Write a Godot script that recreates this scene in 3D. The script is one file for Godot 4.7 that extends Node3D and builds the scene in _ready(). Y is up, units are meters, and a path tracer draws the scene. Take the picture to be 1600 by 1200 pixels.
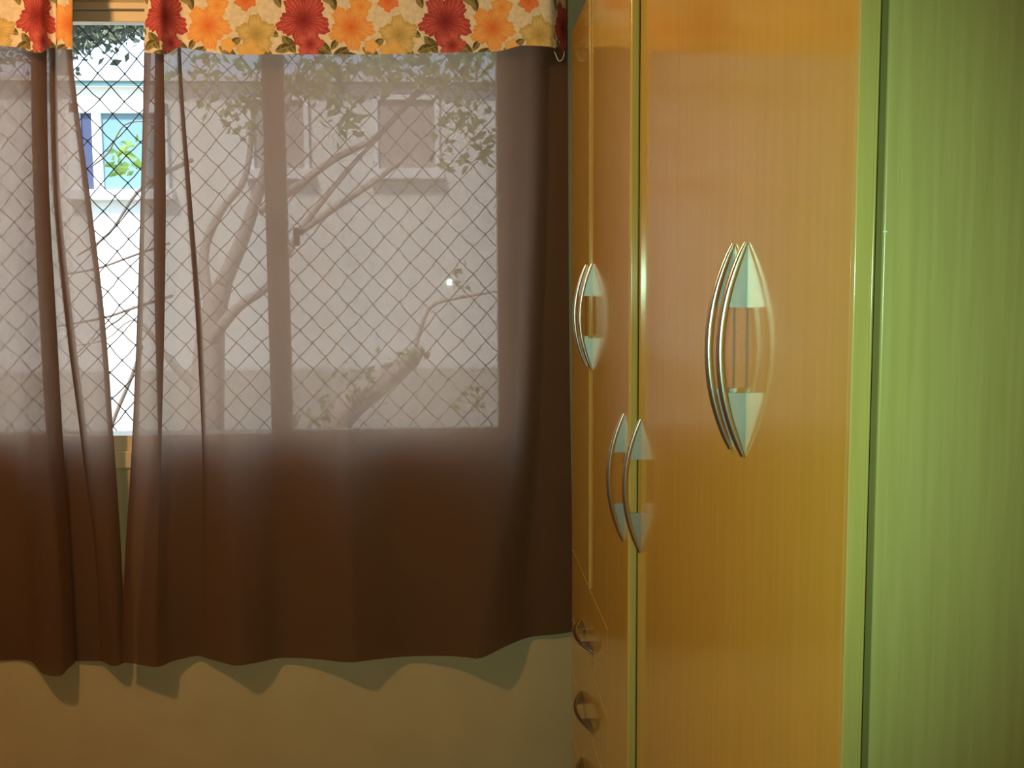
extends Node3D

# ---- picture geometry: focal length in pixels of a 1600x1200 frame; the eye stands at (0, EYE, 0)
const F := 1618.0
const EYE := 1.5
const WALL_D := 2.85          # inner face of the window wall
const DOOR_X := 0.317         # outer face of the near wardrobe's doors
const FAR_X := 0.301          # outer face of the far wardrobe's doors
var cam_basis: Basis
var M := {}
var taken := {}

# ------------------------------------------------------------------ helpers
func pt(px: float, py: float, d: float) -> Vector3:
	# the point where the ray of a pixel meets the plane z = -d
	var r := cam_basis * Vector3((px - 800.0) / F, (600.0 - py) / F, -1.0)
	return Vector3(0, EYE, 0) + r * (d / -r.z)

func depth_at(px: float, plane_x: float) -> float:
	# distance down the room at which a pixel column meets the plane x = plane_x (at eye level)
	var r := cam_basis * Vector3((px - 800.0) / F, (600.0 - 444.0) / F, -1.0)
	return plane_x * -r.z / r.x

func numbered(called: String) -> String:
	var n: int = taken.get(called, 0)
	taken[called] = n + 1
	return called if n == 0 else "%s_%03d" % [called, n]

func obj(called: String, mesh: Mesh, mat: Material, parent: Node = self) -> MeshInstance3D:
	var o := MeshInstance3D.new()
	o.name = numbered(called) if parent == self else called
	o.mesh = mesh
	o.material_override = mat
	parent.add_child(o, true)
	return o

func thing(called: String, label: String, category: String, at := Vector3.ZERO, group := "") -> Node3D:
	var o := Node3D.new()
	o.name = numbered(called)
	add_child(o)
	o.position = at
	tag(o, label, category, group)
	return o

func tag(o: Node, label: String, category: String, group := "", kind := "") -> void:
	o.set_meta("label", label)
	o.set_meta("category", category)
	if group:
		o.set_meta("group", group)
	if kind:
		o.set_meta("kind", kind)

func struct(called: String, mesh: Mesh, mat: Material, label := "", category := "") -> MeshInstance3D:
	var o := obj(called, mesh, mat)
	o.set_meta("kind", "structure")
	if label:
		tag(o, label, category)
	return o

func st_new() -> SurfaceTool:
	var st := SurfaceTool.new()
	st.begin(Mesh.PRIMITIVE_TRIANGLES)
	return st

func quad(st: SurfaceTool, a: Vector3, b: Vector3, c: Vector3, d: Vector3, na: Vector3, nb: Vector3, nc: Vector3, nd: Vector3) -> void:
	# front faces run clockwise: turn the quad where it does not
	if (b - a).cross(c - a).dot(na + nc) + (c - a).cross(d - a).dot(na + nc) > 0.0:
		quad(st, a, d, c, b, na, nd, nc, nb)
		return
	for e in [[a, na], [b, nb], [c, nc], [a, na], [c, nc], [d, nd]]:
		st.set_normal(e[1])
		st.add_vertex(e[0])

func add_box(st: SurfaceTool, c: Vector3, size: Vector3, r := 0.0, s := 1) -> void:
	# a box with rounded edges of radius r (s steps in each corner)
	var h := size * 0.5
	r = minf(r, minf(h.x, minf(h.y, h.z)) * 0.98)
	for axis in 3:
		for sg in [-1.0, 1.0]:
			var u := (axis + 1) % 3
			var v := (axis + 2) % 3
			var P := []
			var N := []
			var n: int = 2 * s + 2 if r > 0.0 else 2
			for i in n:
				var pr := []
				var nr := []
				for j in n:
					var dirv := Vector3.ZERO
					var su := -1.0 if i < n / 2 else 1.0
					var sv := -1.0 if j < n / 2 else 1.0
					dirv[axis] = sg
					if r > 0.0:
						var ai: float = (float(i) / s - 1.0) if i <= s else float(i - s - 1) / s
						var aj: float = (float(j) / s - 1.0) if j <= s else float(j - s - 1) / s
						dirv[u] = tan(ai * PI / 4)
						dirv[v] = tan(aj * PI / 4)
					dirv = dirv.normalized()
					var q := Vector3.ZERO
					q[axis] = sg * (h[axis] - r)
					q[u] = su * (h[u] - r)
					q[v] = sv * (h[v] - r)
					pr.append(c + q + dirv * r)
					nr.append(dirv)
				P.append(pr)
				N.append(nr)
			for i in n - 1:
				for j in n - 1:
					if sg > 0:
						quad(st, P[i][j], P[i][j + 1], P[i + 1][j + 1], P[i + 1][j], N[i][j], N[i][j + 1], N[i + 1][j + 1], N[i + 1][j])
					else:
						quad(st, P[i][j], P[i + 1][j], P[i + 1][j + 1], P[i][j + 1], N[i][j], N[i + 1][j], N[i + 1][j + 1], N[i][j + 1])

func box(c: Vector3, size: Vector3, r := 0.0, s := 1) -> ArrayMesh:
	var st := st_new()
	add_box(st, c, size, r, s)
	return st.commit()

func span(a: Vector3, b: Vector3, r := 0.0, s := 1) -> ArrayMesh:
	return box((a + b) * 0.5, (b - a).abs(), r, s)

func add_tube(st: SurfaceTool, pts: Array, radii: Array, sides := 8, caps := true) -> void:
	var rings := []
	var norms := []
	var prev := Vector3.ZERO
	for i in pts.size():
		var t: Vector3 = (pts[mini(i + 1, pts.size() - 1)] - pts[maxi(i - 1, 0)]).normalized()
		var a: Vector3
		if prev == Vector3.ZERO:
			a = t.cross(Vector3.UP if absf(t.y) < 0.9 else Vector3.RIGHT).normalized()
		else:
			a = (prev - t * prev.dot(t)).normalized()
		prev = a
		var b := t.cross(a)
		var ring := []
		var nn := []
		for k in sides:
			var w := TAU * k / sides
			var dv: Vector3 = a * cos(w) + b * sin(w)
			ring.append(pts[i] + dv * radii[i])
			nn.append(dv)
		rings.append(ring)
		norms.append(nn)
	for i in pts.size() - 1:
		for k in sides:
			var l := (k + 1) % sides
			quad(st, rings[i][k], rings[i][l], rings[i + 1][l], rings[i + 1][k], norms[i][k], norms[i][l], norms[i + 1][l], norms[i + 1][k])
	if caps:
		for e in [0, pts.size() - 1]:
			var o: Vector3 = (pts[e] - pts[1 if e == 0 else e - 1]).normalized()
			for k in sides:
				var l := (k + 1) % sides
				var tri := [pts[e], rings[e][k], rings[e][l]] if e == 0 else [pts[e], rings[e][l], rings[e][k]]
				for p in tri:
					st.set_normal(o)
					st.add_vertex(p)

func smooth_path(pts: Array, steps := 6) -> Array:
	var out := []
	for i in pts.size() - 1:
		var p0 = pts[maxi(i - 1, 0)]
		var p1 = pts[i]
		var p2 = pts[i + 1]
		var p3 = pts[mini(i + 2, pts.size() - 1)]
		for k in steps:
			out.append(p1.cubic_interpolate(p2, p0, p3, float(k) / steps))
	out.append(pts[-1])
	return out

func mat(color: Color, rough := 0.6, metal := 0.0) -> StandardMaterial3D:
	# color is given as linear base colour
	var m := StandardMaterial3D.new()
	m.albedo_color = color.linear_to_srgb()
	m.roughness = rough
	m.metallic = metal
	return m

func noise_tex(freq: float, lo: Color, hi: Color, seed_n: int, oct := 4, size := 512) -> NoiseTexture2D:
	var n := FastNoiseLite.new()
	n.seed = seed_n
	n.frequency = freq
	n.fractal_octaves = oct
	var g := Gradient.new()
	g.set_color(0, lo.linear_to_srgb())
	g.set_color(1, hi.linear_to_srgb())
	var t := NoiseTexture2D.new()
	t.width = size
	t.height = size
	t.seamless = true
	t.noise = n
	t.color_ramp = g
	return t

func grained(lo: Color, hi: Color, rough: float, seed_n: int) -> StandardMaterial3D:
	# laminate with fine upright grain
	var m := StandardMaterial3D.new()
	m.albedo_texture = noise_tex(0.02, lo, hi, seed_n, 5)
	m.uv1_triplanar = true
	m.uv1_world_triplanar = true
	m.uv1_scale = Vector3(9.0, 0.35, 9.0)
	m.roughness = rough
	return m

# ------------------------------------------------------------------ scene
func _ready() -> void:
	# camera
	var cam := Camera3D.new()
	cam.name = "camera"
	cam_basis = Basis.from_euler(Vector3(-atan(156.0 / F), -atan(85.0 / F), deg_to_rad(-0.35)))
	cam.transform = Transform3D(cam_basis, Vector3(0, EYE, 0))
	cam.fov = rad_to_deg(2.0 * atan(600.0 / F))
	cam.near = 0.02
	cam.far = 200.0
	add_child(cam)
	cam.current = true
	# sky and exposure
	var env := Environment.new()
	env.background_mode = Environment.BG_SKY
	var sky := Sky.new()
	var sm := ProceduralSkyMaterial.new()
	sm.sky_top_color = Color(0.72, 0.86, 1.0)
	sm.sky_horizon_color = Color(0.90, 0.97, 1.0)
	sm.ground_horizon_color = Color(0.80, 0.86, 0.88)
	sm.ground_bottom_color = Color(0.45, 0.45, 0.42)
	sm.sky_energy_multiplier = 1.0
	sky.sky_material = sm
	env.sky = sky
	env.background_energy_multiplier = 2.7
	env.tonemap_mode = Environment.TONE_MAPPER_LINEAR
	env.tonemap_exposure = 1.0
	env.sdfgi_enabled = true
	env.ssao_enabled = true
	env.ssil_enabled = true
	var we := WorldEnvironment.new()
	we.name = "world_environment"
	we.environment = env
	add_child(we)
	# sun: high, from behind the room's own building, onto the house across the yard
	var sun := DirectionalLight3D.new()
	sun.name = "sun"
	sun.light_energy = 3.2
	sun.light_color = Color(1.0, 0.98, 0.94)
	sun.light_angular_distance = 9.0
	sun.shadow_enabled = true
	sun.rotation_degrees = Vector3(-52, -22, 0)
	add_child(sun)
	# the flash of the phone that took the picture, beside its lens
	var flash := SpotLight3D.new()
	flash.name = "phone_flash"
	flash.transform = Transform3D(cam_basis, Vector3(-0.04, EYE + 0.012, 0.0))
	flash.light_color = Color(0.78, 1.0, 0.86)
	flash.light_energy = 1.05
	flash.light_size = 0.012
	flash.spot_angle = 40.0
	flash.spot_angle_attenuation = 1.0
	flash.spot_range = 12.0
	flash.spot_attenuation = 2.0
	flash.shadow_enabled = true
	add_child(flash)

	materials()
	room()
	window()
	outside()
	wardrobes()
	curtains()
	lamp()

func materials() -> void:
	M.paint = StandardMaterial3D.new()
	M.paint.albedo_texture = noise_tex(0.012, Color(0.46, 0.41, 0.26), Color(0.51, 0.455, 0.295), 3)
	M.paint.uv1_triplanar = true
	M.paint.uv1_world_triplanar = true
	M.paint.uv1_scale = Vector3(0.8, 0.8, 0.8)
	M.paint.roughness = 0.9
	M.ceiling = mat(Color(0.40, 0.38, 0.32), 0.9)
	M.floor = grained(Color(0.13, 0.08, 0.045), Color(0.19, 0.12, 0.07), 0.4, 8)
	M.door = grained(Color(0.485, 0.335, 0.062), Color(0.53, 0.372, 0.075), 0.13, 5)
	M.door.uv1_scale = Vector3(4.0, 0.22, 4.0)
	M.panel = grained(Color(0.42, 0.36, 0.115), Color(0.50, 0.43, 0.15), 0.24, 6)  # same laminate as the doors, part of the flash's green put into it
	M.edge = grained(Color(0.45, 0.36, 0.10), Color(0.51, 0.41, 0.125), 0.16, 7)
	M.carcass = mat(Color(0.42, 0.30, 0.13), 0.5)
	M.gap = mat(Color(0.05, 0.035, 0.02), 0.8)
	M.metal = mat(Color(0.62, 0.60, 0.57), 0.26, 1.0)
	M.plate = mat(Color(0.40, 0.42, 0.41), 0.42, 1.0)
	M.frame = mat(Color(0.74, 0.64, 0.47), 0.45)
	M.glass = StandardMaterial3D.new()
	M.glass.transparency = BaseMaterial3D.TRANSPARENCY_ALPHA
	M.glass.albedo_color = Color(0.95, 1.0, 1.0, 0.04)
	M.glass.roughness = 0.03
	M.net = mat(Color(0.06, 0.06, 0.06), 0.8)
	# sheer brown cloth: some light passes straight through the weave, some is scattered
	M.cloth = StandardMaterial3D.new()
	M.cloth.albedo_color = Color(0.075, 0.036, 0.023, 1.0).linear_to_srgb()
	M.cloth.albedo_color.a = 0.91
	M.cloth.transparency = BaseMaterial3D.TRANSPARENCY_ALPHA
	M.cloth.roughness = 0.85
	M.cloth.backlight_enabled = true
	M.cloth.backlight = Color(0.50, 0.345, 0.24).linear_to_srgb()
	M.print = StandardMaterial3D.new()
	M.print.albedo_texture = flower_print()
	M.print.roughness = 0.9
	M.print.backlight_enabled = true
	M.print.backlight = Color(0.14, 0.14, 0.14).linear_to_srgb()

# ------------------------------------------------------------------ room shell
const LEFT_X := -3.0
const RIGHT_X := 0.92
const FRONT_Z := 3.0
const CEIL_Y := 2.62
var win_l: float
var win_r: float
var win_t: float
var win_b: float

func room() -> void:
	win_r = pt(778, 400, WALL_D).x + 0.035
	win_l = win_r - 1.86
	win_t = pt(170, 4, WALL_D).y
	win_b = pt(190, 731, WALL_D).y
	var th := 0.16
	var zb := -WALL_D
	var st := st_new()
	# window wall: four blocks round the opening
	var x0 := LEFT_X - th
	var x1 := RIGHT_X + th
	for b in [[x0, 0.0, win_l, CEIL_Y], [win_r, 0.0, x1, CEIL_Y], [win_l, 0.0, win_r, win_b], [win_l, win_t, win_r, CEIL_Y]]:
		add_box(st, Vector3((b[0] + b[2]) / 2, (b[1] + b[3]) / 2, zb - th / 2), Vector3(b[2] - b[0], b[3] - b[1], th))
	struct("wall_back", st.commit(), M.paint, "cream painted window wall below the brown curtains", "wall")
	struct("wall_left", span(Vector3(LEFT_X - th, 0, zb), Vector3(LEFT_X, CEIL_Y, FRONT_Z)), M.paint, "cream painted wall left of the window", "wall")
	struct("wall_right", span(Vector3(RIGHT_X, 0, zb), Vector3(RIGHT_X + th, CEIL_Y, FRONT_Z)), M.paint, "cream painted wall behind the wardrobes", "wall")
	struct("wall_front", span(Vector3(x0, 0, FRONT_Z), Vector3(x1, CEIL_Y, FRONT_Z + th)), M.paint, "cream painted wall opposite the window", "wall")
	struct("floor", span(Vector3(x0, -0.12, zb - th), Vector3(x1, 0, FRONT_Z + th)), M.floor, "brown wooden floor of the bedroom", "floor")
	struct("ceiling", span(Vector3(x0, CEIL_Y, zb - th), Vector3(x1, CEIL_Y + 0.2, FRONT_Z + th)), M.ceiling, "plain off-white bedroom ceiling", "ceiling")

func window() -> void:
	var w := Node3D.new()
	w.name = "window_1"
	add_child(w)
	w.set_meta("kind", "structure")
	tag(w, "beige framed sliding window behind the brown curtains", "window")
	var zf := -WALL_D + 0.006        # frame stands a hair proud of the wall
	var zr := -WALL_D - 0.10
	var bot := pt(190, 681, WALL_D).y    # top of the bottom rail
	var top := pt(170, 33, WALL_D).y     # underside of the top rail
	var rin := win_r - 0.035
	# outer frame
	obj("frame_rail", span(Vector3(win_l, win_b, zr), Vector3(win_r, lerpf(win_b, bot, 0.52), zf), 0.002), M.frame, w)
	obj("frame_rail", span(Vector3(win_l, lerpf(win_b, bot, 0.52), zr), Vector3(win_r, bot, zf - 0.012), 0.002), M.frame, w)
	obj("frame_rail", span(Vector3(win_l, top, -WALL_D - 0.045), Vector3(win_r, pt(170, 16, WALL_D).y, zf - 0.012), 0.002), M.frame, w)
	obj("frame_rail", span(Vector3(win_l, pt(170, 14.5, WALL_D).y, zr), Vector3(win_r, win_t, zf), 0.002), M.frame, w)
	obj("frame_stile", span(Vector3(rin, bot, zr), Vector3(win_r, top, zf), 0.002), M.frame, w)
	obj("frame_stile", span(Vector3(win_l, bot, zr), Vector3(win_l + 0.035, top, zf), 0.002), M.frame, w)
	# three sashes: their stiles, lower and upper rails and panes
	var s1 := pt(436, 400, WALL_D + 0.03)
	var edges := [win_l + 0.035, s1.x - (rin - s1.x), s1.x, rin]
	for i in 3:
		var z0: float = -WALL_D - (0.032 if i != 1 else 0.068)
		var a: float = edges[i]
		var b: float = edges[i + 1]
		if i == 1:       # slid open behind the left one
			b = edges[1] + 0.03
			a = edges[0] + 0.05
		var sash := Node3D.new()
		sash.name = "sash"
		w.add_child(sash, true)
		var sw := 0.026
		if i > 0:
			obj("stile", span(Vector3(a - 0.032, bot, z0 - 0.014), Vector3(a + sw, top, z0 + 0.014), 0.003), M.frame, sash)
		obj("rail", span(Vector3(a, bot, z0 - 0.012), Vector3(b, bot + 0.006, z0 + 0.012), 0.002), M.frame, sash)
		obj("rail", span(Vector3(a, top - 0.006, z0 - 0.012), Vector3(b, top, z0 + 0.012), 0.002), M.frame, sash)
		obj("pane", span(Vector3(a, bot, z0 - 0.0004), Vector3(b, top, z0 + 0.0004)), M.glass, sash)
	# latch on the middle stile
	var lk := pt(464, 370, WALL_D + 0.01)
	var st := st_new()
	add_box(st, lk, Vector3(0.018, 0.05, 0.02), 0.004)
	add_box(st, lk + Vector3(0.008, 0.012, 0.014), Vector3(0.03, 0.014, 0.012), 0.004)
	obj("latch", st.commit(), M.metal, w)
	# safety net stretched over the opening outside
	var rng := RandomNumberGenerator.new()
	rng.seed = 41
	var ns := st_new()
	var nz := -WALL_D - 0.185
	var hx := 0.0362
	var hy := 0.0385
	var x0 := win_l - 0.05
	var y0 := win_b - 0.02
	var nc := int((win_r + 0.05 - x0) / hx) + 1
	var nr := int((win_t + 0.02 - y0) / hy) + 1
	var node := {}
	for j in nr + 1:
		for i in nc + 1:
			if (i + j) % 2 == 0:
				node[Vector2i(i, j)] = Vector3(x0 + i * hx + rng.randf_range(-0.003, 0.003), y0 + j * hy + rng.randf_range(-0.003, 0.003) - 0.004 * sin(i * 0.35), nz + 0.006 * sin(i * 0.4 + j * 0.3))
	for k in node:
		var p: Vector3 = node[k]
		for dxy in [Vector2i(1, 1), Vector2i(-1, 1)]:
			if node.has(k + dxy):
				var q: Vector3 = node[k + dxy]
				var mid := (p + q) * 0.5 + Vector3(rng.randf_range(-0.002, 0.002), -0.002, 0)
				add_tube(ns, [p, mid, q], [0.0017, 0.0017, 0.0017], 3, false)
		add_tube(ns, [p - Vector3(0, 0.004, 0), p, p + Vector3(0, 0.004, 0)], [0.0006, 0.0026, 0.0006], 4, false)
	var net := thing("safety_net", "grey diamond mesh safety net stretched outside the window", "net", Vector3(0, 0, 0))
	obj("mesh", ns.commit(), M.net, net)
	var rope := st_new()
	var xa := x0
	var xb := x0 + nc * hx
	var ya := y0
	var yb := y0 + nr * hy
	for e in [[xa, ya, xb, ya], [xb, ya, xb, yb], [xb, yb, xa, yb], [xa, yb, xa, ya]]:
		add_tube(rope, [Vector3(e[0], e[1], nz), Vector3(e[2], e[3], nz)], [0.003, 0.003], 5)
	obj("border_rope", rope.commit(), M.net, net)
	for i in 9:
		for yy in [ya, yb]:
			var hooks := st_new()
			var hxp := lerpf(xa + 0.02, xb - 0.02, i / 8.0)
			add_tube(hooks, [Vector3(hxp, yy, -WALL_D - 0.162), Vector3(hxp, yy, nz - 0.004)], [0.003, 0.003], 5)
			obj("wall_hook", hooks.commit(), M.metal, net)

# ------------------------------------------------------------------ yard and house across
func facade_window(parent: Node3D, px0: float, py0: float, px1: float, py1: float, d: float, bars: Array, bw: float, pane: Material, frame: Material) -> void:
	var a := pt(px0, py1, d)
	var b := pt(px1, py0, d)
	var z := -d
	var w := Node3D.new()
	w.name = "window"
	parent.add_child(w, true)
	obj("pane", span(Vector3(a.x, a.y, z - 0.05), Vector3(b.x, b.y, z + 0.012)), pane, w)
	var st := st_new()
	for e in [[a.x, a.y, a.x + bw, b.y], [b.x - bw, a.y, b.x, b.y], [a.x, b.y - bw, b.x, b.y]]:
		add_box(st, Vector3((e[0] + e[2]) / 2, (e[1] + e[3]) / 2, z + 0.02), Vector3(e[2] - e[0], e[3] - e[1], 0.06), 0.004)
	for bx in bars:
		var c := pt(bx, py0, d).x
		add_box(st, Vector3(c, (a.y + b.y) / 2, z + 0.015), Vector3(bw * 0.9, b.y - a.y, 0.05), 0.004)
	obj("window_frame", st.commit(), frame, w)
	obj("sill", span(Vector3(a.x - 0.04, a.y - 0.07, z - 0.03), Vector3(b.x + 0.04, a.y + 0.015, z + 0.10), 0.006), frame, w)

func outside() -> void:
	var D := 9.0
	var white := StandardMaterial3D.new()
	white.albedo_texture = noise_tex(0.02, Color(0.74, 0.73, 0.69), Color(0.83, 0.82, 0.78), 12)
	white.uv1_triplanar = true
	white.uv1_world_triplanar = true
	white.uv1_scale = Vector3(0.3, 0.3, 0.3)
	white.roughness = 0.9
	var trim := mat(Color(0.85, 0.86, 0.86), 0.5)
	var pane := mat(Color(0.15, 0.27, 0.32), 0.2)
	var navy := mat(Color(0.05, 0.06, 0.13), 0.25)
	var dark := mat(Color(0.40, 0.36, 0.33), 0.3)
	var roof := mat(Color(0.60, 0.56, 0.52), 0.9)
	var fascia := mat(Color(0.22, 0.40, 0.42), 0.7)
	var house := thing("neighbour_house", "white rendered house with pale framed windows across the yard", "house", Vector3(0, 0, 0))
	var eave := pt(170, 146, D).y
	obj("wall", span(Vector3(-9, -0.8, -D - 0.3), Vector3(7, eave + 0.1, -D)), white, house)
	# eave with its fascia board and low pitched roof
	var f_top := pt(170, 119, D - 0.08).y
	var f_bot := pt(170, 133, D - 0.08).y
	obj("fascia", span(Vector3(-9.3, f_bot, -D + 0.05), Vector3(7.3, f_top, -D + 0.08), 0.004), fascia, house)
	obj("soffit", span(Vector3(-9.3, f_bot, -D - 0.2), Vector3(7.3, f_bot + 0.03, -D + 0.05)), trim, house)
	var rs := st_new()
	var ra := Vector3(0, f_top, -D + 0.10)
	var rb := Vector3(0, f_top + 0.42, -D - 3.2)
	var nrm := Vector3(0, 3.4, 0.42).normalized()
	quad(rs, Vector3(-9.3, ra.y, ra.z), Vector3(-9.3, rb.y, rb.z), Vector3(7.3, rb.y, rb.z), Vector3(7.3, ra.y, ra.z), nrm, nrm, nrm, nrm)
	quad(rs, Vector3(-9.3, ra.y - 0.04, ra.z), Vector3(-9.3, ra.y, ra.z), Vector3(7.3, ra.y, ra.z), Vector3(7.3, ra.y - 0.04, ra.z), Vector3.BACK, Vector3.BACK, Vector3.BACK, Vector3.BACK)
	obj("roof", rs.commit(), roof, house)
	facade_window(house, 116, 162, 262, 300, D, [151], 0.085, pane, trim)
	var na := pt(120, 296, D)
	var nb := pt(143, 176, D)
	obj("pane", span(Vector3(na.x, na.y, -D), Vector3(nb.x, nb.y, -D + 0.016)), navy, house)
	facade_window(house, 392, 150, 482, 268, D, [], 0.04, dark, trim)
	facade_window(house, 585, 150, 686, 268, D, [], 0.04, dark, trim)
	# ground, low garden wall
	struct("ground", span(Vector3(-14, -0.9, -40), Vector3(12, -0.7, -WALL_D - 0.3)), mat(Color(0.30, 0.30, 0.26), 0.95), "grey yard outside the window", "ground")
	var gd := 7.4
	var gw := StandardMaterial3D.new()
	gw.albedo_texture = noise_tex(0.03, Color(0.40, 0.385, 0.35), Color(0.50, 0.48, 0.44), 14)
	gw.uv1_triplanar = true
	gw.uv1_world_triplanar = true
	gw.uv1_scale = Vector3(0.5, 0.5, 0.5)
	gw.roughness = 0.95
	var wall := obj("garden_wall", span(Vector3(-9, -0.75, -gd - 0.15), Vector3(7, pt(300, 578, gd).y, -gd), 0.01), gw)
	tag(wall, "low grey garden wall in front of the white house", "wall")
	# tree in the yard: trunk, boughs, leaves
	var hazed_bark := mat(Color(0.42, 0.36, 0.32), 0.95)  # paled to imitate haze seen through the sheer curtain
	var dark_bark := mat(Color(0.15, 0.12, 0.10), 0.95)   # same bark without the painted haze, for limbs in the curtain gap
	var leaf := mat(Color(0.14, 0.22, 0.06), 0.7)
	leaf.backlight_enabled = true
	leaf.backlight = Color(0.16, 0.26, 0.06).linear_to_srgb()
	var td := 5.2
	var tree := thing("yard_tree", "branching leafy tree in the yard seen through the sheer curtain", "tree", Vector3(pt(318, 900, td).x, -0.7, -td))
	var off := -tree.position
	var limbs := [
		["trunk", [[312, 1010, 0.0, 0.11], [318, 760, 0.0, 0.10], [324, 600, 0.02, 0.085], [332, 500, 0.0, 0.065], [350, 440, -0.02, 0.045]]],
		["bough", [[350, 440, 0.0, 0.043], [380, 370, 0.05, 0.034], [412, 275, 0.1, 0.025], [440, 190, 0.12, 0.016], [470, 90, 0.1, 0.01]]],
		["bough", [[332, 500, 0.0, 0.03], [318, 400, -0.1, 0.026], [345, 330, -0.1, 0.02], [385, 270, -0.1, 0.016], [400, 120, -0.1, 0.01]]],
		["bough", [[330, 530, 0.05, 0.035], [372, 480, 0.1, 0.026], [425, 440, 0.12, 0.021], [470, 360, 0.1, 0.016], [540, 270, 0.1, 0.013], [600, 205, 0.0, 0.01], [680, 120, 0.0, 0.006]]],
		["bough", [[404, 330, 0.1, 0.022], [452, 300, 0.1, 0.021], [520, 250, 0.1, 0.018], [592, 210, 0.1, 0.014], [660, 130, 0.1, 0.009]]],
		["bough", [[470, 362, 0.1, 0.016], [530, 320, 0.1, 0.017], [590, 280, 0.1, 0.014], [640, 240, 0.1, 0.009]]],
		["bough", [[318, 620, 0.05, 0.02], [270, 570, 0.1, 0.016], [214, 500, 0.1, 0.007], [165, 530, 0.1, 0.005], [120, 540, 0.1, 0.003]]],
		["bough", [[300, 250, -0.1, 0.012], [260, 270, 0.0, 0.01], [215, 300, 0.0, 0.008], [170, 365, 0.0, 0.006], [120, 400, 0.0, 0.004]]],
		["bough", [[265, 380, 0.0, 0.007], [212, 398, 0.0, 0.006], [150, 420, 0.0, 0.005], [90, 430, 0.0, 0.003]]],
		["bough", [[270, 462, 0.0, 0.008], [212, 480, 0.0, 0.007], [160, 497, 0.0, 0.006], [90, 510, 0.0, 0.004]]],
		["bough", [[222, 540, 0.0, 0.008], [205, 590, 0.0, 0.009], [176, 660, 0.0, 0.01], [160, 720, 0.0, 0.012]]],
		["twig", [[210, 478, 0.0, 0.004], [185, 500, 0.0, 0.005], [165, 514, 0.0, 0.004], [120, 560, 0.0, 0.003]]],
		["twig", [[240, 190, 0.0, 0.003], [195, 195, 0.02, 0.0035], [168, 240, 0.02, 0.004], [140, 262, 0.0, 0.004]]],
	]
	var rng := RandomNumberGenerator.new()
	rng.seed = 7
	for l in limbs:
		var ps := []
		var rr := []
		for e in l[1]:
			ps.append(pt(e[0], e[1], td - e[2]) + off)
			rr.append(e[3])
		var sp := smooth_path(ps, 5)
		var sr := []
		for i in sp.size():
			var f := float(i) / 5.0
			var k := mini(int(f), rr.size() - 2)
			sr.append(lerpf(rr[k], rr[k + 1], f - k))
		var st := st_new()
		add_tube(st, sp, sr, 8)
		obj(l[0], st.commit(), dark_bark if rr[0] < 0.0125 or l[0] == "twig" else hazed_bark, tree)
	# leaves in loose clumps
	var ls := st_new()
	var clumps := [[560, 90, 90, 60, 130], [640, 100, 80, 45, 110], [720, 110, 70, 55, 110], [500, 130, 60, 50, 80], [430, 120, 60, 60, 70], [370, 150, 60, 70, 60], [540, 200, 28, 40, 30], [760, 215, 24, 40, 26], [700, 250, 30, 25, 12], [720, 190, 50, 40, 40], [195, 245, 30, 50, 34], [300, 120, 40, 60, 40], [420, 215, 30, 40, 24]]
	for c in clumps:
		for i in c[4]:
			var g1 := rng.randfn() * 0.5
			var g2 := rng.randfn() * 0.5
			add_leaf(ls, pt(c[0] + g1 * c[2], c[1] + g2 * c[3], td - rng.randf_range(-0.3, 0.35)) + off, rng.randf_range(0.045, 0.09), rng)
	var lv := obj("leaves", ls.commit(), leaf, tree)
	lv.set_meta("kind", "stuff")
	# shrub whose pointed top rises behind the net
	var shd := 4.6
	var shrub := thing("garden_shrub", "slanting pointed shrub bough rising in front of the garden wall", "shrub", Vector3(pt(520, 700, shd).x, -0.7, -shd))
	var so := -shrub.position
	var sb := st_new()
	var sps := []
	for e in [[470, 1100], [490, 780], [515, 690], [545, 635], [590, 600], [630, 570], [662, 545]]:
		sps.append(pt(e[0], e[1], shd) + so)
	add_tube(sb, smooth_path(sps, 4), [0.05, 0.05, 0.05, 0.05, 0.05, 0.052, 0.054, 0.056, 0.06, 0.064, 0.067, 0.068, 0.07, 0.07, 0.068, 0.064, 0.06, 0.056, 0.052, 0.047, 0.042, 0.035, 0.028, 0.02, 0.012], 10)
	obj("bough", sb.commit(), hazed_bark, shrub)
	var tw := st_new()
	var tps := []
	for e in [[645, 560], [662, 500], [682, 474], [735, 462], [785, 452], [830, 430]]:
		tps.append(pt(e[0], e[1], shd) + so)
	var tsm := smooth_path(tps, 4)
	var trr := []
	for i in tsm.size():
		trr.append(lerpf(0.011, 0.005, float(i) / tsm.size()))
	add_tube(tw, tsm, trr, 6)
	obj("twig", tw.commit(), hazed_bark, shrub)
	var ss := st_new()
	for c in [[565, 605, 40, 28, 70], [640, 560, 30, 18, 36], [715, 440, 18, 26, 14], [735, 620, 34, 30, 16], [500, 660, 30, 40, 50]]:
		for i in c[4]:
			add_leaf(ss, pt(c[0] + rng.randfn() * 0.5 * c[2], c[1] + rng.randfn() * 0.5 * c[3], shd + rng.randf_range(-0.1, 0.1)) + so, rng.randf_range(0.03, 0.06), rng)
	var sl := obj("leaves", ss.commit(), leaf, shrub)
	sl.set_meta("kind", "stuff")
	# far tree crown above the roof
	var fd := 15.0
	var far := thing("far_tree", "dark tree crown showing above the neighbouring roof", "tree", Vector3(pt(90, 300, fd).x, -0.7, -fd))
	var fo := -far.position
	var ft := st_new()
	add_tube(ft, [Vector3.ZERO, pt(100, 100, fd) + fo, pt(130, 20, fd) + fo], [0.16, 0.11, 0.05], 8)
	obj("trunk", ft.commit(), hazed_bark, far)
	var fs := st_new()
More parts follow.
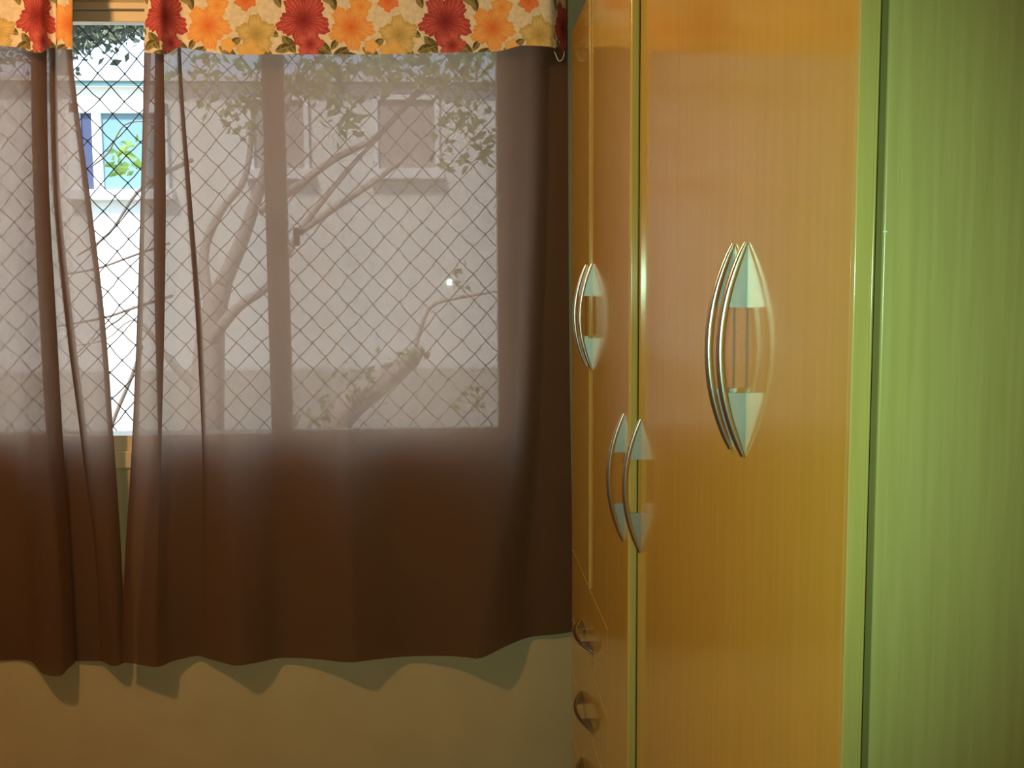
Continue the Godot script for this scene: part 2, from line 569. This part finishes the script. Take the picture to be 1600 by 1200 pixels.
	for c in [[120, 30, 90, 60, 500], [175, 42, 60, 28, 260], [60, 60, 90, 80, 300], [215, 30, 30, 24, 80]]:
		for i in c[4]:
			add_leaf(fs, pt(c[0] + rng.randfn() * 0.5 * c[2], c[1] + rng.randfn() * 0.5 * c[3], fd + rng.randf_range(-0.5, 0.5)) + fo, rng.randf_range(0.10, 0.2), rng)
	var fl := obj("leaves", fs.commit(), mat(Color(0.10, 0.115, 0.075), 0.8), far)  # darker and greyer leaf colour than the yard tree
	fl.set_meta("kind", "stuff")

func add_leaf(st: SurfaceTool, p: Vector3, size: float, rng: RandomNumberGenerator) -> void:
	# a folded, pointed leaf of four triangles
	var b := Basis.from_euler(Vector3(rng.randf_range(-1.2, 1.2), rng.randf_range(-PI, PI), rng.randf_range(-PI, PI)))
	var tip := p + b * Vector3(0, size * 0.5, 0)
	var end := p - b * Vector3(0, size * 0.5, 0)
	var l := p + b * Vector3(-size * 0.26, 0, size * 0.08)
	var r := p + b * Vector3(size * 0.26, 0, size * 0.08)
	for t in [[end, l, tip], [end, tip, r]]:
		var n: Vector3 = (t[2] - t[0]).cross(t[1] - t[0]).normalized()
		for v in t:
			st.set_normal(n)
			st.add_vertex(v)

# ------------------------------------------------------------------ wardrobes
func handle_meshes(length: float, bulge: float) -> Array:
	# bow handle lying along y, standing out towards -x: [bar, end plates]
	var bar := st_new()
	var ps := []
	var rr := []
	var n := 22
	for i in n + 1:
		var t := float(i) / n * 2.0 - 1.0
		ps.append(Vector3(-bulge * (1.0 - pow(absf(t), 2.0)) - 0.0015, t * length / 2, 0))
		rr.append(0.0029 + 0.0022 * sqrt(maxf(0.0, 1.0 - pow(absf(t), 3.0))))
	add_tube(bar, ps, rr, 10)
	var plates := []
	var hz := 0.0022
	for s in [-1.0, 1.0]:
		var pl := st_new()
		var prof := []
		var t0 := 0.40
		for i in 9:
			var t := lerpf(t0, 0.985, i / 8.0)
			prof.append(Vector2(-bulge * (1.0 - t * t), s * t * length / 2))
		for i in 8:
			var a: Vector2 = prof[i]
			var b: Vector2 = prof[i + 1]
			for zz in [-hz, hz]:
				var nn := Vector3(0, 0, signf(zz))
				var q := [Vector3(a.x, a.y, zz), Vector3(b.x, b.y, zz), Vector3(0, b.y, zz), Vector3(0, a.y, zz)]
				quad(pl, q[0], q[1], q[2], q[3], nn, nn, nn, nn)
		# the cut face that looks into the grip
		var e: Vector2 = prof[0]
		var en := Vector3(0, -s, 0)
		var f := [Vector3(e.x, e.y, -hz), Vector3(e.x, e.y, hz), Vector3(0, e.y, hz), Vector3(0, e.y, -hz)]
		quad(pl, f[0], f[1], f[2], f[3], en, en, en, en)
		plates.append(pl.commit())
	return [bar.commit(), plates[0], plates[1]]

func add_handle(door: Node3D, hm: Array, where: Vector3, level: bool) -> void:
	var h := obj("handle", hm[0], M.metal, door)
	var p := obj("handle_plate", hm[1], M.plate, door)
	var q := obj("handle_plate", hm[2], M.plate, door)
	for o in [h, p, q]:
		o.position = where
		if level:
			o.rotation.x = PI / 2
	h.set_meta("label", "satin metal bow handle")

func wardrobes() -> void:
	var hm := handle_meshes(0.235, 0.027)
	var t := 0.016
	var depth := 0.55
	var top := EYE + 0.645
	# ---- near wardrobe: three tall doors
	var z_end := -depth_at(1334, DOOR_X)     # near end of its doors
	var z_mid := -depth_at(999, DOOR_X + 0.0005)      # where it meets the far wardrobe
	var near := thing("wardrobe", "tall honey wood wardrobe showing its flash tinted side panel and paired bow handles", "wardrobe", Vector3(DOOR_X, 0, z_end))
	var o := -near.position
	var cx := DOOR_X + t + 0.007             # carcass starts behind the doors
	obj("side_panel", span(Vector3(cx, 0.0, z_end - 0.018) + o, Vector3(cx + depth, top, z_end) + o, 0.0022, 2), M.panel, near).set_meta("label", "wood side panel with the green of the flash in its colour")
	obj("side_panel", span(Vector3(cx, 0.0, z_mid + 0.002) + o, Vector3(cx + depth, top, z_mid + 0.02) + o, 0.002), M.panel, near)
	obj("top_panel", span(Vector3(cx, top - 0.018, z_mid + 0.02) + o, Vector3(cx + depth, top, z_end - 0.018) + o), M.carcass, near)
	obj("bottom_panel", span(Vector3(cx, 0.06, z_mid + 0.02) + o, Vector3(cx + depth, 0.078, z_end - 0.018) + o), M.carcass, near)
	obj("plinth", span(Vector3(cx + 0.02, 0.0, z_mid + 0.02) + o, Vector3(cx + 0.035, 0.06, z_end - 0.018) + o), M.carcass, near)
	obj("back_panel", span(Vector3(cx + depth - 0.006, 0.06, z_mid + 0.02) + o, Vector3(cx + depth, top - 0.018, z_end - 0.018) + o), M.carcass, near)
	var s1 := -depth_at(1157, DOOR_X)
	var s2 := -depth_at(1058, DOOR_X)
	var hy_hi := EYE - 0.074
	var hy_lo := pt(1003, 759, depth_at(1003, DOOR_X)).y
	var cuts := [z_end, s1, s2, z_mid]
	var hz_near := [-depth_at(1167, DOOR_X), -depth_at(1147, DOOR_X), -depth_at(1003.5, DOOR_X)]
	for i in 3:
		var a: float = cuts[i] - (0.0 if i == 0 else [0.0, 0.00015, 0.0005][i])
		var b: float = cuts[i + 1] + [0.00015, 0.0005, 0.001][i]
		make_door(near, Vector3(DOOR_X, 0.07, b) + o, Vector3(DOOR_X + t, top - 0.004, a) + o, i == 0)
		var d: Node3D = near.get_child(near.get_child_count() - 1)
		add_handle(d, hm, Vector3(DOOR_X, hy_hi if i < 2 else hy_lo, hz_near[i]) + o, false)
	# rounded bead added to catch a flash highlight beside the near door's edge, and a chip in the side panel's edge
	var bead := st_new()
	add_tube(bead, [Vector3(DOOR_X + 0.0147, 0.07, z_end + 0.0002) + o, Vector3(DOOR_X + 0.0147, top - 0.004, z_end + 0.0002) + o], [0.0014, 0.0014], 14)
	obj("highlight_bead", bead.commit(), M.edge, near)
	obj("chip", box(pt(1383, 362, -z_end) + o, Vector3(0.0032, 0.0016, 0.0008), 0.0003), mat(Color(0.85, 0.85, 0.8), 0.7), near).set_meta("label", "small white chip in the panel edge")
	# ---- far wardrobe: three doors, three drawers under two of them
	var f_mid := z_mid - 0.002
	var f_end := -depth_at(893.5, FAR_X)
	var far := thing("wardrobe", "honey wood wardrobe with drawers standing beside the curtain", "wardrobe", Vector3(FAR_X, 0, f_mid))
	o = -far.position
	cx = FAR_X + t + 0.004
	obj("side_panel", span(Vector3(cx, 0.0, f_mid - 0.018) + o, Vector3(cx + depth, top, f_mid) + o, 0.002), M.panel, far)
	obj("side_panel", span(Vector3(cx, 0.0, f_end) + o, Vector3(cx + depth, top, f_end + 0.018) + o, 0.002), M.panel, far)
	obj("top_panel", span(Vector3(cx, top - 0.018, f_end + 0.018) + o, Vector3(cx + depth, top, f_mid - 0.018) + o), M.carcass, far)
	obj("bottom_panel", span(Vector3(cx, 0.06, f_end + 0.018) + o, Vector3(cx + depth, 0.078, f_mid - 0.018) + o), M.carcass, far)
	obj("plinth", span(Vector3(cx + 0.02, 0.0, f_end + 0.018) + o, Vector3(cx + 0.035, 0.06, f_mid - 0.018) + o), M.carcass, far)
	obj("back_panel", span(Vector3(cx + depth - 0.006, 0.06, f_end + 0.018) + o, Vector3(cx + depth, top - 0.018, f_mid - 0.018) + o), M.carcass, far)
	var g1 := -depth_at(951, FAR_X)
	var g2 := -depth_at(922.5, FAR_X)
	var low := EYE - 0.706
	var fc := [f_mid, g1, g2, f_end]
	var hz_far := [-depth_at(977, FAR_X), -depth_at(926, FAR_X), -depth_at(917, FAR_X)]
	for i in 3:
		var a: float = fc[i] - (0.0 if i == 0 else 0.0005)
		var b: float = fc[i + 1] + 0.0005
		make_door(far, Vector3(FAR_X, 0.07 if i == 0 else low + 0.001, b) + o, Vector3(FAR_X + t, top - 0.004, a) + o, i == 0, 0.0038)
		var d: Node3D = far.get_child(far.get_child_count() - 1)
		add_handle(d, hm, Vector3(FAR_X, hy_lo if i == 0 else hy_hi, hz_far[i]) + o, false)
	# pale strip where the two far doors meet
	obj("astragal", span(Vector3(FAR_X - 0.004, low + 0.004, g2 - 0.012) + o, Vector3(FAR_X + 0.001, top - 0.006, g2 + 0.012) + o, 0.002), M.edge, far)
	var dy := [low, pt(951, 1122, -g1).y, EYE - 1.048, EYE - 1.225, EYE - 1.42]
	var grip_z := (f_end + g1) / 2 + 0.01
	var grips := [pt(921, 993, -grip_z).y, pt(923, 1111, -grip_z).y, pt(923, 1219, -grip_z).y, EYE - 1.32]
	for i in 4:
		var dr := Node3D.new()
		dr.name = "drawer"
		far.add_child(dr, true)
		obj("drawer_front", span(Vector3(FAR_X, dy[i + 1] + 0.0015, f_end) + o, Vector3(FAR_X + t, dy[i] - 0.0015, g1 - 0.001) + o, 0.002), M.door, dr)
		add_handle(dr, hm, Vector3(FAR_X, grips[i], grip_z) + o, true)

func make_door(parent: Node3D, a: Vector3, b: Vector3, banded: bool, band_r := 0.0012) -> void:
	# slab; where its near edge shows, a pale edge band
	var d := Node3D.new()
	d.name = "door"
	parent.add_child(d, true)
	obj("leaf", span(a, Vector3(b.x, b.y, b.z - (0.008 if banded else 0.0)), 0.0001, 1), M.door, d)
	if banded:
		obj("edge_band", span(Vector3(a.x, a.y, b.z - 0.008), b, band_r, 4), M.edge, d)

# ------------------------------------------------------------------ curtains
const ROWS := [-90.0, 85.0, 300.0, 500.0, 700.0, 880.0, 1035.0]

func cloth(cols: Array, base_d: float, su: int, sv: int) -> ArrayMesh:
	# cols: [seven x pixels down the rows, z towards the room at the top, at the hem, hem y pixel]
	var nr := ROWS.size()
	var nv := (nr - 1) * sv + 1
	var grid := []
	for iv in nv:
		var f := float(iv) / sv
		var k := mini(int(f), nr - 2)
		var w := f - k
		var ctrl := []
		for c in cols:
			var xs: Array = c[0]
			var x := cubic_interpolate(xs[k], xs[k + 1], xs[maxi(k - 1, 0)], xs[mini(k + 2, nr - 1)], w)
			var y0: float = ROWS[k]
			var y1: float = ROWS[k + 1] if k + 1 < nr - 1 else c[3]
			var py := lerpf(y0, y1, w)
			var vv := float(iv) / (nv - 1)
			ctrl.append(pt(x, py, base_d - lerpf(c[1] + 0.04, c[2], vv)))
		grid.append(smooth_path(ctrl, su))
	return sheet(grid, [], [])

func sheet(grid: Array, us: Array, vs: Array) -> ArrayMesh:
	var st := st_new()
	st.set_smooth_group(0)
	var nv := grid.size()
	var nu: int = grid[0].size()
	for i in nv:
		for j in nu:
			if us.size():
				st.set_uv(Vector2(us[j], vs[i][j]))
			st.add_vertex(grid[i][j])
	for i in nv - 1:
		for j in nu - 1:
			var a := i * nu + j
			for k in [a, a + 1, a + nu + 1, a, a + nu + 1, a + nu]:
				st.add_index(k)
	st.generate_normals()
	return st.commit()

func curtains() -> void:
	var base := 2.79
	# right curtain, from its gathered left edge to the wardrobe
	var rc := [
		[[238, 236, 227, 223, 215, 205, 199], 0.000, -0.003, 1036],
		[[227, 225, 220, 214, 206, 195, 190], 0.006, 0.003, 1034],
		[[240, 240, 236, 236, 230, 222, 215], 0.022, 0.020, 1038],
		[[257, 256, 259, 257, 252, 246, 240], 0.020, 0.028, 1042],
		[[242, 242, 240, 242, 248, 250, 254], 0.004, 0.007, 1040],
		[[264, 264, 266, 273, 277, 274, 268], -0.014, -0.021, 1034],
		[[283, 283, 298, 314, 320, 316, 306], -0.004, -0.044, 1025],
		[[278, 278, 291, 306, 316, 320, 324], -0.018, -0.031, 1029],
		[[305, 305, 318, 330, 338, 345, 350], -0.012, -0.003, 1036],
		[[335, 335, 342, 352, 360, 366, 371], -0.002, 0.020, 1040],
		[[370, 370, 378, 388, 396, 402, 404], -0.006, -0.004, 1035],
		[[415, 415, 422, 430, 436, 440, 440], -0.012, -0.040, 1028],
		[[470, 470, 475, 482, 488, 494, 495], 0.000, -0.020, 1030],
		[[512, 514, 521, 528, 535, 540, 545], 0.012, 0.022, 1035],
		[[545, 547, 555, 563, 570, 576, 582], -0.002, -0.006, 1031],
		[[600, 600, 606, 612, 620, 628, 634], -0.004, -0.040, 1026],
		[[690, 690, 692, 694, 696, 696, 694], 0.000, -0.021, 1025],
		[[770, 770, 765, 760, 750, 738, 728], 0.010, 0.016, 1027],
		[[818, 816, 812, 806, 795, 775, 752], 0.014, 0.028, 1028],
		[[834, 832, 828, 820, 808, 796, 790], 0.006, -0.003, 1010],
		[[850, 848, 842, 836, 828, 824, 826], -0.030, -0.048, 996],
		[[868, 868, 866, 864, 862, 862, 862], -0.036, -0.048, 992],
		[[886, 887, 888, 889, 892, 895, 897], -0.036, -0.048, 987],
	]
	var right := thing("curtain", "wide sheer brown curtain panel hanging against the wardrobe", "curtain", Vector3(0.0, 0, -base), "brown curtains with floral valances")
	var o1 := obj("cloth_panel", cloth(rc, base, 5, 6), M.cloth, right)
	o1.position = -right.position
	# left curtain
	var lc := [
		[[-330, -330, -330, -330, -330, -330, -330], -0.01, -0.04, 1030],
		[[-250, -250, -250, -250, -250, -250, -250], 0.02, 0.02, 1038],
		[[-275, -275, -275, -275, -275, -275, -275], -0.01, -0.02, 1034],
		[[-205, -205, -205, -205, -205, -205, -205], -0.02, -0.044, 1030],
		[[-130, -130, -130, -130, -130, -130, -130], 0.02, 0.03, 1040],
		[[-165, -165, -165, -165, -165, -165, -165], -0.01, -0.02, 1034],
		[[-100, -100, -100, -100, -100, -98, -95], -0.02, -0.044, 1030],
		[[-60, -60, -60, -58, -56, -52, -50], 0.006, 0.000, 1033],
		[[-24, -24, -22, -18, -12, -4, 0], -0.010, -0.046, 1032],
		[[6, 6, 8, 14, 24, 38, 46], -0.004, -0.040, 1033],
		[[26, 26, 29, 36, 48, 60, 67], 0.012, 0.018, 1053],
		[[46, 46, 50, 58, 72, 86, 94], 0.018, 0.024, 1056],
		[[60, 59, 63, 72, 85, 98, 105], 0.020, 0.000, 1046],
		[[74, 73, 77, 88, 99, 110, 117], 0.014, -0.034, 1035],
		[[50, 48, 52, 62, 74, 94, 110], 0.002, -0.044, 1033],
		[[86, 88, 93, 113, 136, 150, 152], -0.004, -0.040, 1033],
		[[74, 77, 83, 102, 128, 150, 158], -0.014, -0.034, 1033],
		[[92, 93, 104, 130, 152, 168, 178], -0.004, 0.006, 1041],
		[[109, 113, 139, 163, 178, 190, 196], 0.006, -0.020, 1034],
		[[102, 105, 131, 155, 170, 182, 188], 0.000, -0.026, 1034],
	]
	var left := thing("curtain", "sheer brown curtain panel with deep folds, across the gap from the wardrobe's curtain", "curtain", Vector3(-1.2, 0, -base), "brown curtains with floral valances")
	var o2 := obj("cloth_panel", cloth(lc, base + 0.006, 5, 6), M.cloth, left)
	o2.position = -left.position
	# valances: [x, z towards the room, bottom y]
	var rv := [[229, 0.000, 82], [226, 0.014, 82], [238, 0.034, 83], [250, 0.040, 84], [262, 0.020, 84], [277, 0.000, 75], [288, -0.006, 75], [308, 0.000, 78], [357, 0.006, 85], [430, 0.000, 85], [500, 0.006, 85], [570, 0.002, 85], [640, 0.006, 84], [710, 0.002, 82], [777, 0.004, 80], [813, 0.010, 71.5], [845, 0.014, 72], [863, 0.008, 74], [872, -0.03, 78], [884, -0.085, 80], [887, -0.11, 76]]
	var o3 := valance(rv, base - 0.085, 475.0, right)
	o3.position = -right.position
	var lv := [[-330, 0.0, 80], [-270, 0.04, 80], [-215, -0.01, 78], [-160, 0.04, 80], [-105, 0.0, 76], [-60, 0.03, 78], [-25, 0.0, 76], [0, 0.010, 72], [22, 0.004, 73.5], [38, 0.010, 76], [50, 0.026, 82], [64, 0.028, 82.5], [76, 0.000, 75], [86, -0.010, 75.5], [90, 0.012, 76.5], [100, 0.016, 77], [113, 0.010, 77], [112, 0.002, 77]]
	var o4 := valance(lv, base - 0.085, 60.0, left)
	o4.position = -left.position
	# small wire hook hanging from the valance's outer corner
	var hk := st_new()
	var hp := []
	for e in [[866, 80], [869, 87], [872, 94], [876, 95], [880, 90], [882, 80]]:
		hp.append(pt(e[0], e[1], base - 0.06) - right.position)
	add_tube(hk, smooth_path(hp, 4), range(21).map(func(_i): return 0.0016), 6)
	obj("hook", hk.commit(), mat(Color(0.8, 0.78, 0.72), 0.3, 0.6), right).set_meta("label", "small pale wire hook")
	# rod above the picture
	var rod := thing("curtain_rod", "round curtain rod on brackets above the window", "curtain rod", Vector3(0, 0, 0))
	var ry := pt(300, -118, base).y
	var rs := st_new()
	add_tube(rs, [Vector3(win_l - 0.2, ry, -base + 0.04), Vector3(0.285, ry, -base + 0.04)], [0.009, 0.009], 12)
	obj("pole", rs.commit(), M.metal, rod)
	for bx in [win_l - 0.12, -0.75, 0.24]:
		var bs := st_new()
		add_box(bs, Vector3(bx, ry - 0.012, (-WALL_D - base) / 2), Vector3(0.014, 0.008, WALL_D - base + 0.02), 0.001)
		add_box(bs, Vector3(bx, ry + 0.012, -WALL_D + 0.003), Vector3(0.03, 0.07, 0.006), 0.001)
		obj("bracket", bs.commit(), M.metal, rod)

func valance(cols: Array, d: float, flower_px: float, parent: Node3D) -> MeshInstance3D:
	var nv := 7
	var grid := []
	for i in nv:
		var ctrl := []
		for c in cols:
			var py := lerpf(-90.0, c[2], float(i) / (nv - 1))
			ctrl.append(pt(c[0], py, d - c[1]))
		grid.append(smooth_path(ctrl, 5))
	# printed cloth: u runs along the cloth, v down it
	var us := [0.0]
	var row: Array = grid[nv - 1]
	for j in row.size() - 1:
		us.append(us[j] + row[j].distance_to(row[j + 1]) / 0.358)
	var target := pt(flower_px, 40, d).x
	var best := 0
	for j in row.size():
		if absf(row[j].x - target) < absf(row[best].x - target):
			best = j
	var shift: float = 0.215 - us[best]
	for j in us.size():
		us[j] += shift
	var ytop := pt(500, -22, d).y
	var vs := []
	for i in nv:
		var r := []
		for p in grid[i]:
			r.append((ytop - p.y) / 0.179)
		vs.append(r)
	return obj("valance", sheet(grid, us, vs), M.print, parent)

func flower_print() -> ImageTexture:
	# one repeat of the printed cotton: red, orange and pale yellow hibiscus among olive leaves on cream
	var W := 640
	var H := 320
	var im := Image.create(W, H, false, Image.FORMAT_RGB8)
	var k := 215.0 / W       # one texel in pixels of the photograph's scale
	var nz := FastNoiseLite.new()
	nz.seed = 5
	nz.frequency = 0.03
	nz.fractal_octaves = 3
	var cream := Color(0.92, 0.89, 0.83)
	var leaves := [[85, 18, 16, 8, 0.5], [98, 12, 12, 6, -0.9], [77, 90, 18, 8, 0.7], [26, 86, 17, 8, 0.9], [18, 92, 14, 7, -0.3], [70, 102, 22, 7, 0.15], [105, 98, 16, 7, -0.5], [120, 104, 20, 6, 0.25], [160, 84, 12, 6, -0.6], [150, 98, 16, 7, 0.5], [175, 102, 8, 8, 0.0], [8, 20, 14, 6, 1.2], [205, 96, 14, 6, 0.6], [128, 14, 8, 5, 0.7], [92, 24, 14, 6, 1.3], [40, 106, 18, 6, 0.0], [3, 70, 9, 5, 0.6], [95, 86, 10, 5, -1.0]]
	# x, y, radius, core colour, mid colour, rim colour, turn
	var flowers := [
		[192, 72, 31, Color(0.70, 0.62, 0.36), Color(0.91, 0.83, 0.60), Color(0.72, 0.65, 0.38), 0.4],
		[182, 100, 22, Color(0.90, 0.74, 0.44), Color(0.93, 0.80, 0.52), Color(0.86, 0.70, 0.42), 1.4],
		[176, 22, 17, Color(0.90, 0.46, 0.26), Color(0.94, 0.58, 0.36), Color(0.91, 0.52, 0.30), 0.9],
		[120, 60, 36, Color(0.91, 0.48, 0.26), Color(0.97, 0.76, 0.46), Color(0.95, 0.66, 0.40), 1.1],
		[134, 30, 18, Color(0.94, 0.60, 0.32), Color(0.97, 0.78, 0.46), Color(0.94, 0.62, 0.36), 0.2],
		[150, 88, 12, Color(0.96, 0.76, 0.46), Color(0.97, 0.80, 0.52), Color(0.93, 0.66, 0.40), 0.0],
		[48, 50, 42, Color(0.50, 0.14, 0.18), Color(0.80, 0.36, 0.38), Color(0.70, 0.26, 0.29), 0.9],
		[58, 86, 22, Color(0.56, 0.16, 0.20), Color(0.84, 0.44, 0.44), Color(0.72, 0.29, 0.31), 0.1],
	]
	for j in H:
		for i in W:
			var x := i * k
			var y := j * k
			var n := nz.get_noise_2d(i, j)
			var c := cream * (1.0 + 0.07 * n)
			for l in leaves:
				for ox in [-215.0, 0.0, 215.0]:
					var dx: float = x - l[0] - ox
					if absf(dx) > 24.0:
						continue
					var dy: float = y - l[1]
					var a: float = l[4]
					var u: float = (dx * cos(a) + dy * sin(a)) / l[2]
					var v: float = (-dx * sin(a) + dy * cos(a)) / l[3]
					if absf(u) < 1.0 and absf(v) < (1.0 - u * u) * (1.0 + 0.2 * n):
						c = Color(0.34, 0.32, 0.20).lerp(Color(0.62, 0.59, 0.42), clampf(0.5 + 0.5 * v + 0.6 * n, 0, 1))
						if absf(v) < 0.08:
							c = Color(0.68, 0.64, 0.48)
			for f in flowers:
				for ox in [-215.0, 0.0, 215.0]:
					var dx: float = x - f[0] - ox
					var dy: float = y - f[1]
					var r0: float = f[2]
					if dx * dx + dy * dy > r0 * r0 * 1.7:
						continue
					var th: float = atan2(dy, dx) + f[6]
					var rr := sqrt(dx * dx + dy * dy) / r0
					var edge := 0.86 + 0.13 * cos(5.0 * th) + 0.045 * cos(13.0 * th + 1.0) + 0.03 * cos(29.0 * th)
					if rr < edge:
						var q := rr / edge
						# three inks: heart, petal, rim; printed veins run out along each petal
						c = f[3].lerp(f[4], clampf(q * 1.5, 0, 1)).lerp(f[5], clampf((q - 0.6) * 1.6, 0, 1))
						if sin(th * 31.0 + 3.0 * n) > 0.82 and q > 0.25:
							c = c.lerp(f[3], 0.35)
						elif sin(th * 31.0 + 3.0 * n) < -0.86 and q > 0.35:
							c = c.lerp(Color(0.95, 0.82, 0.66), 0.25)
						elif cos(5.0 * th) < -0.55 and q > 0.3:
							c = c.lerp(f[3], 0.35)
			im.set_pixel(i, j, c)
	return ImageTexture.create_from_image(im)

# ------------------------------------------------------------------ lamp
func lamp() -> void:
	# round glass ceiling lamp, up and to the left outside the picture
	var at := Vector3(-1.3, CEIL_Y - 0.19, -1.4)
	var t := thing("ceiling_lamp", "round warm glass globe lamp fixed to the ceiling", "lamp", Vector3(at.x, CEIL_Y, at.z))
	var o := -t.position
	var r := st_new()
	add_tube(r, [Vector3(at.x, CEIL_Y, at.z) + o, Vector3(at.x, CEIL_Y - 0.03, at.z) + o], [0.07, 0.065], 20)
	obj("ceiling_rose", r.commit(), M.ceiling, t)
	var s := st_new()
	add_tube(s, [Vector3(at.x, CEIL_Y - 0.03, at.z) + o, at + Vector3(0, 0.07, 0) + o], [0.03, 0.04], 16)
	obj("lamp_socket", s.commit(), M.metal, t)
	var b := SphereMesh.new()
	b.radius = 0.085
	b.height = 0.17
	b.radial_segments = 28
	b.rings = 16
	var bm := mat(Color(0.9, 0.85, 0.75), 0.3)
	bm.emission_enabled = true
	bm.emission = Color(1.0, 0.80, 0.55)
	bm.emission_energy_multiplier = 4.0
	obj("globe", b, bm, t).position = at + o
	var l := OmniLight3D.new()
	l.name = "globe_light"
	l.light_color = Color(1.0, 0.76, 0.49)
	l.light_energy = 1.62
	l.light_size = 0.06
	l.omni_range = 12.0
	l.omni_attenuation = 2.0
	l.shadow_enabled = true
	t.add_child(l)
	l.position = at + o
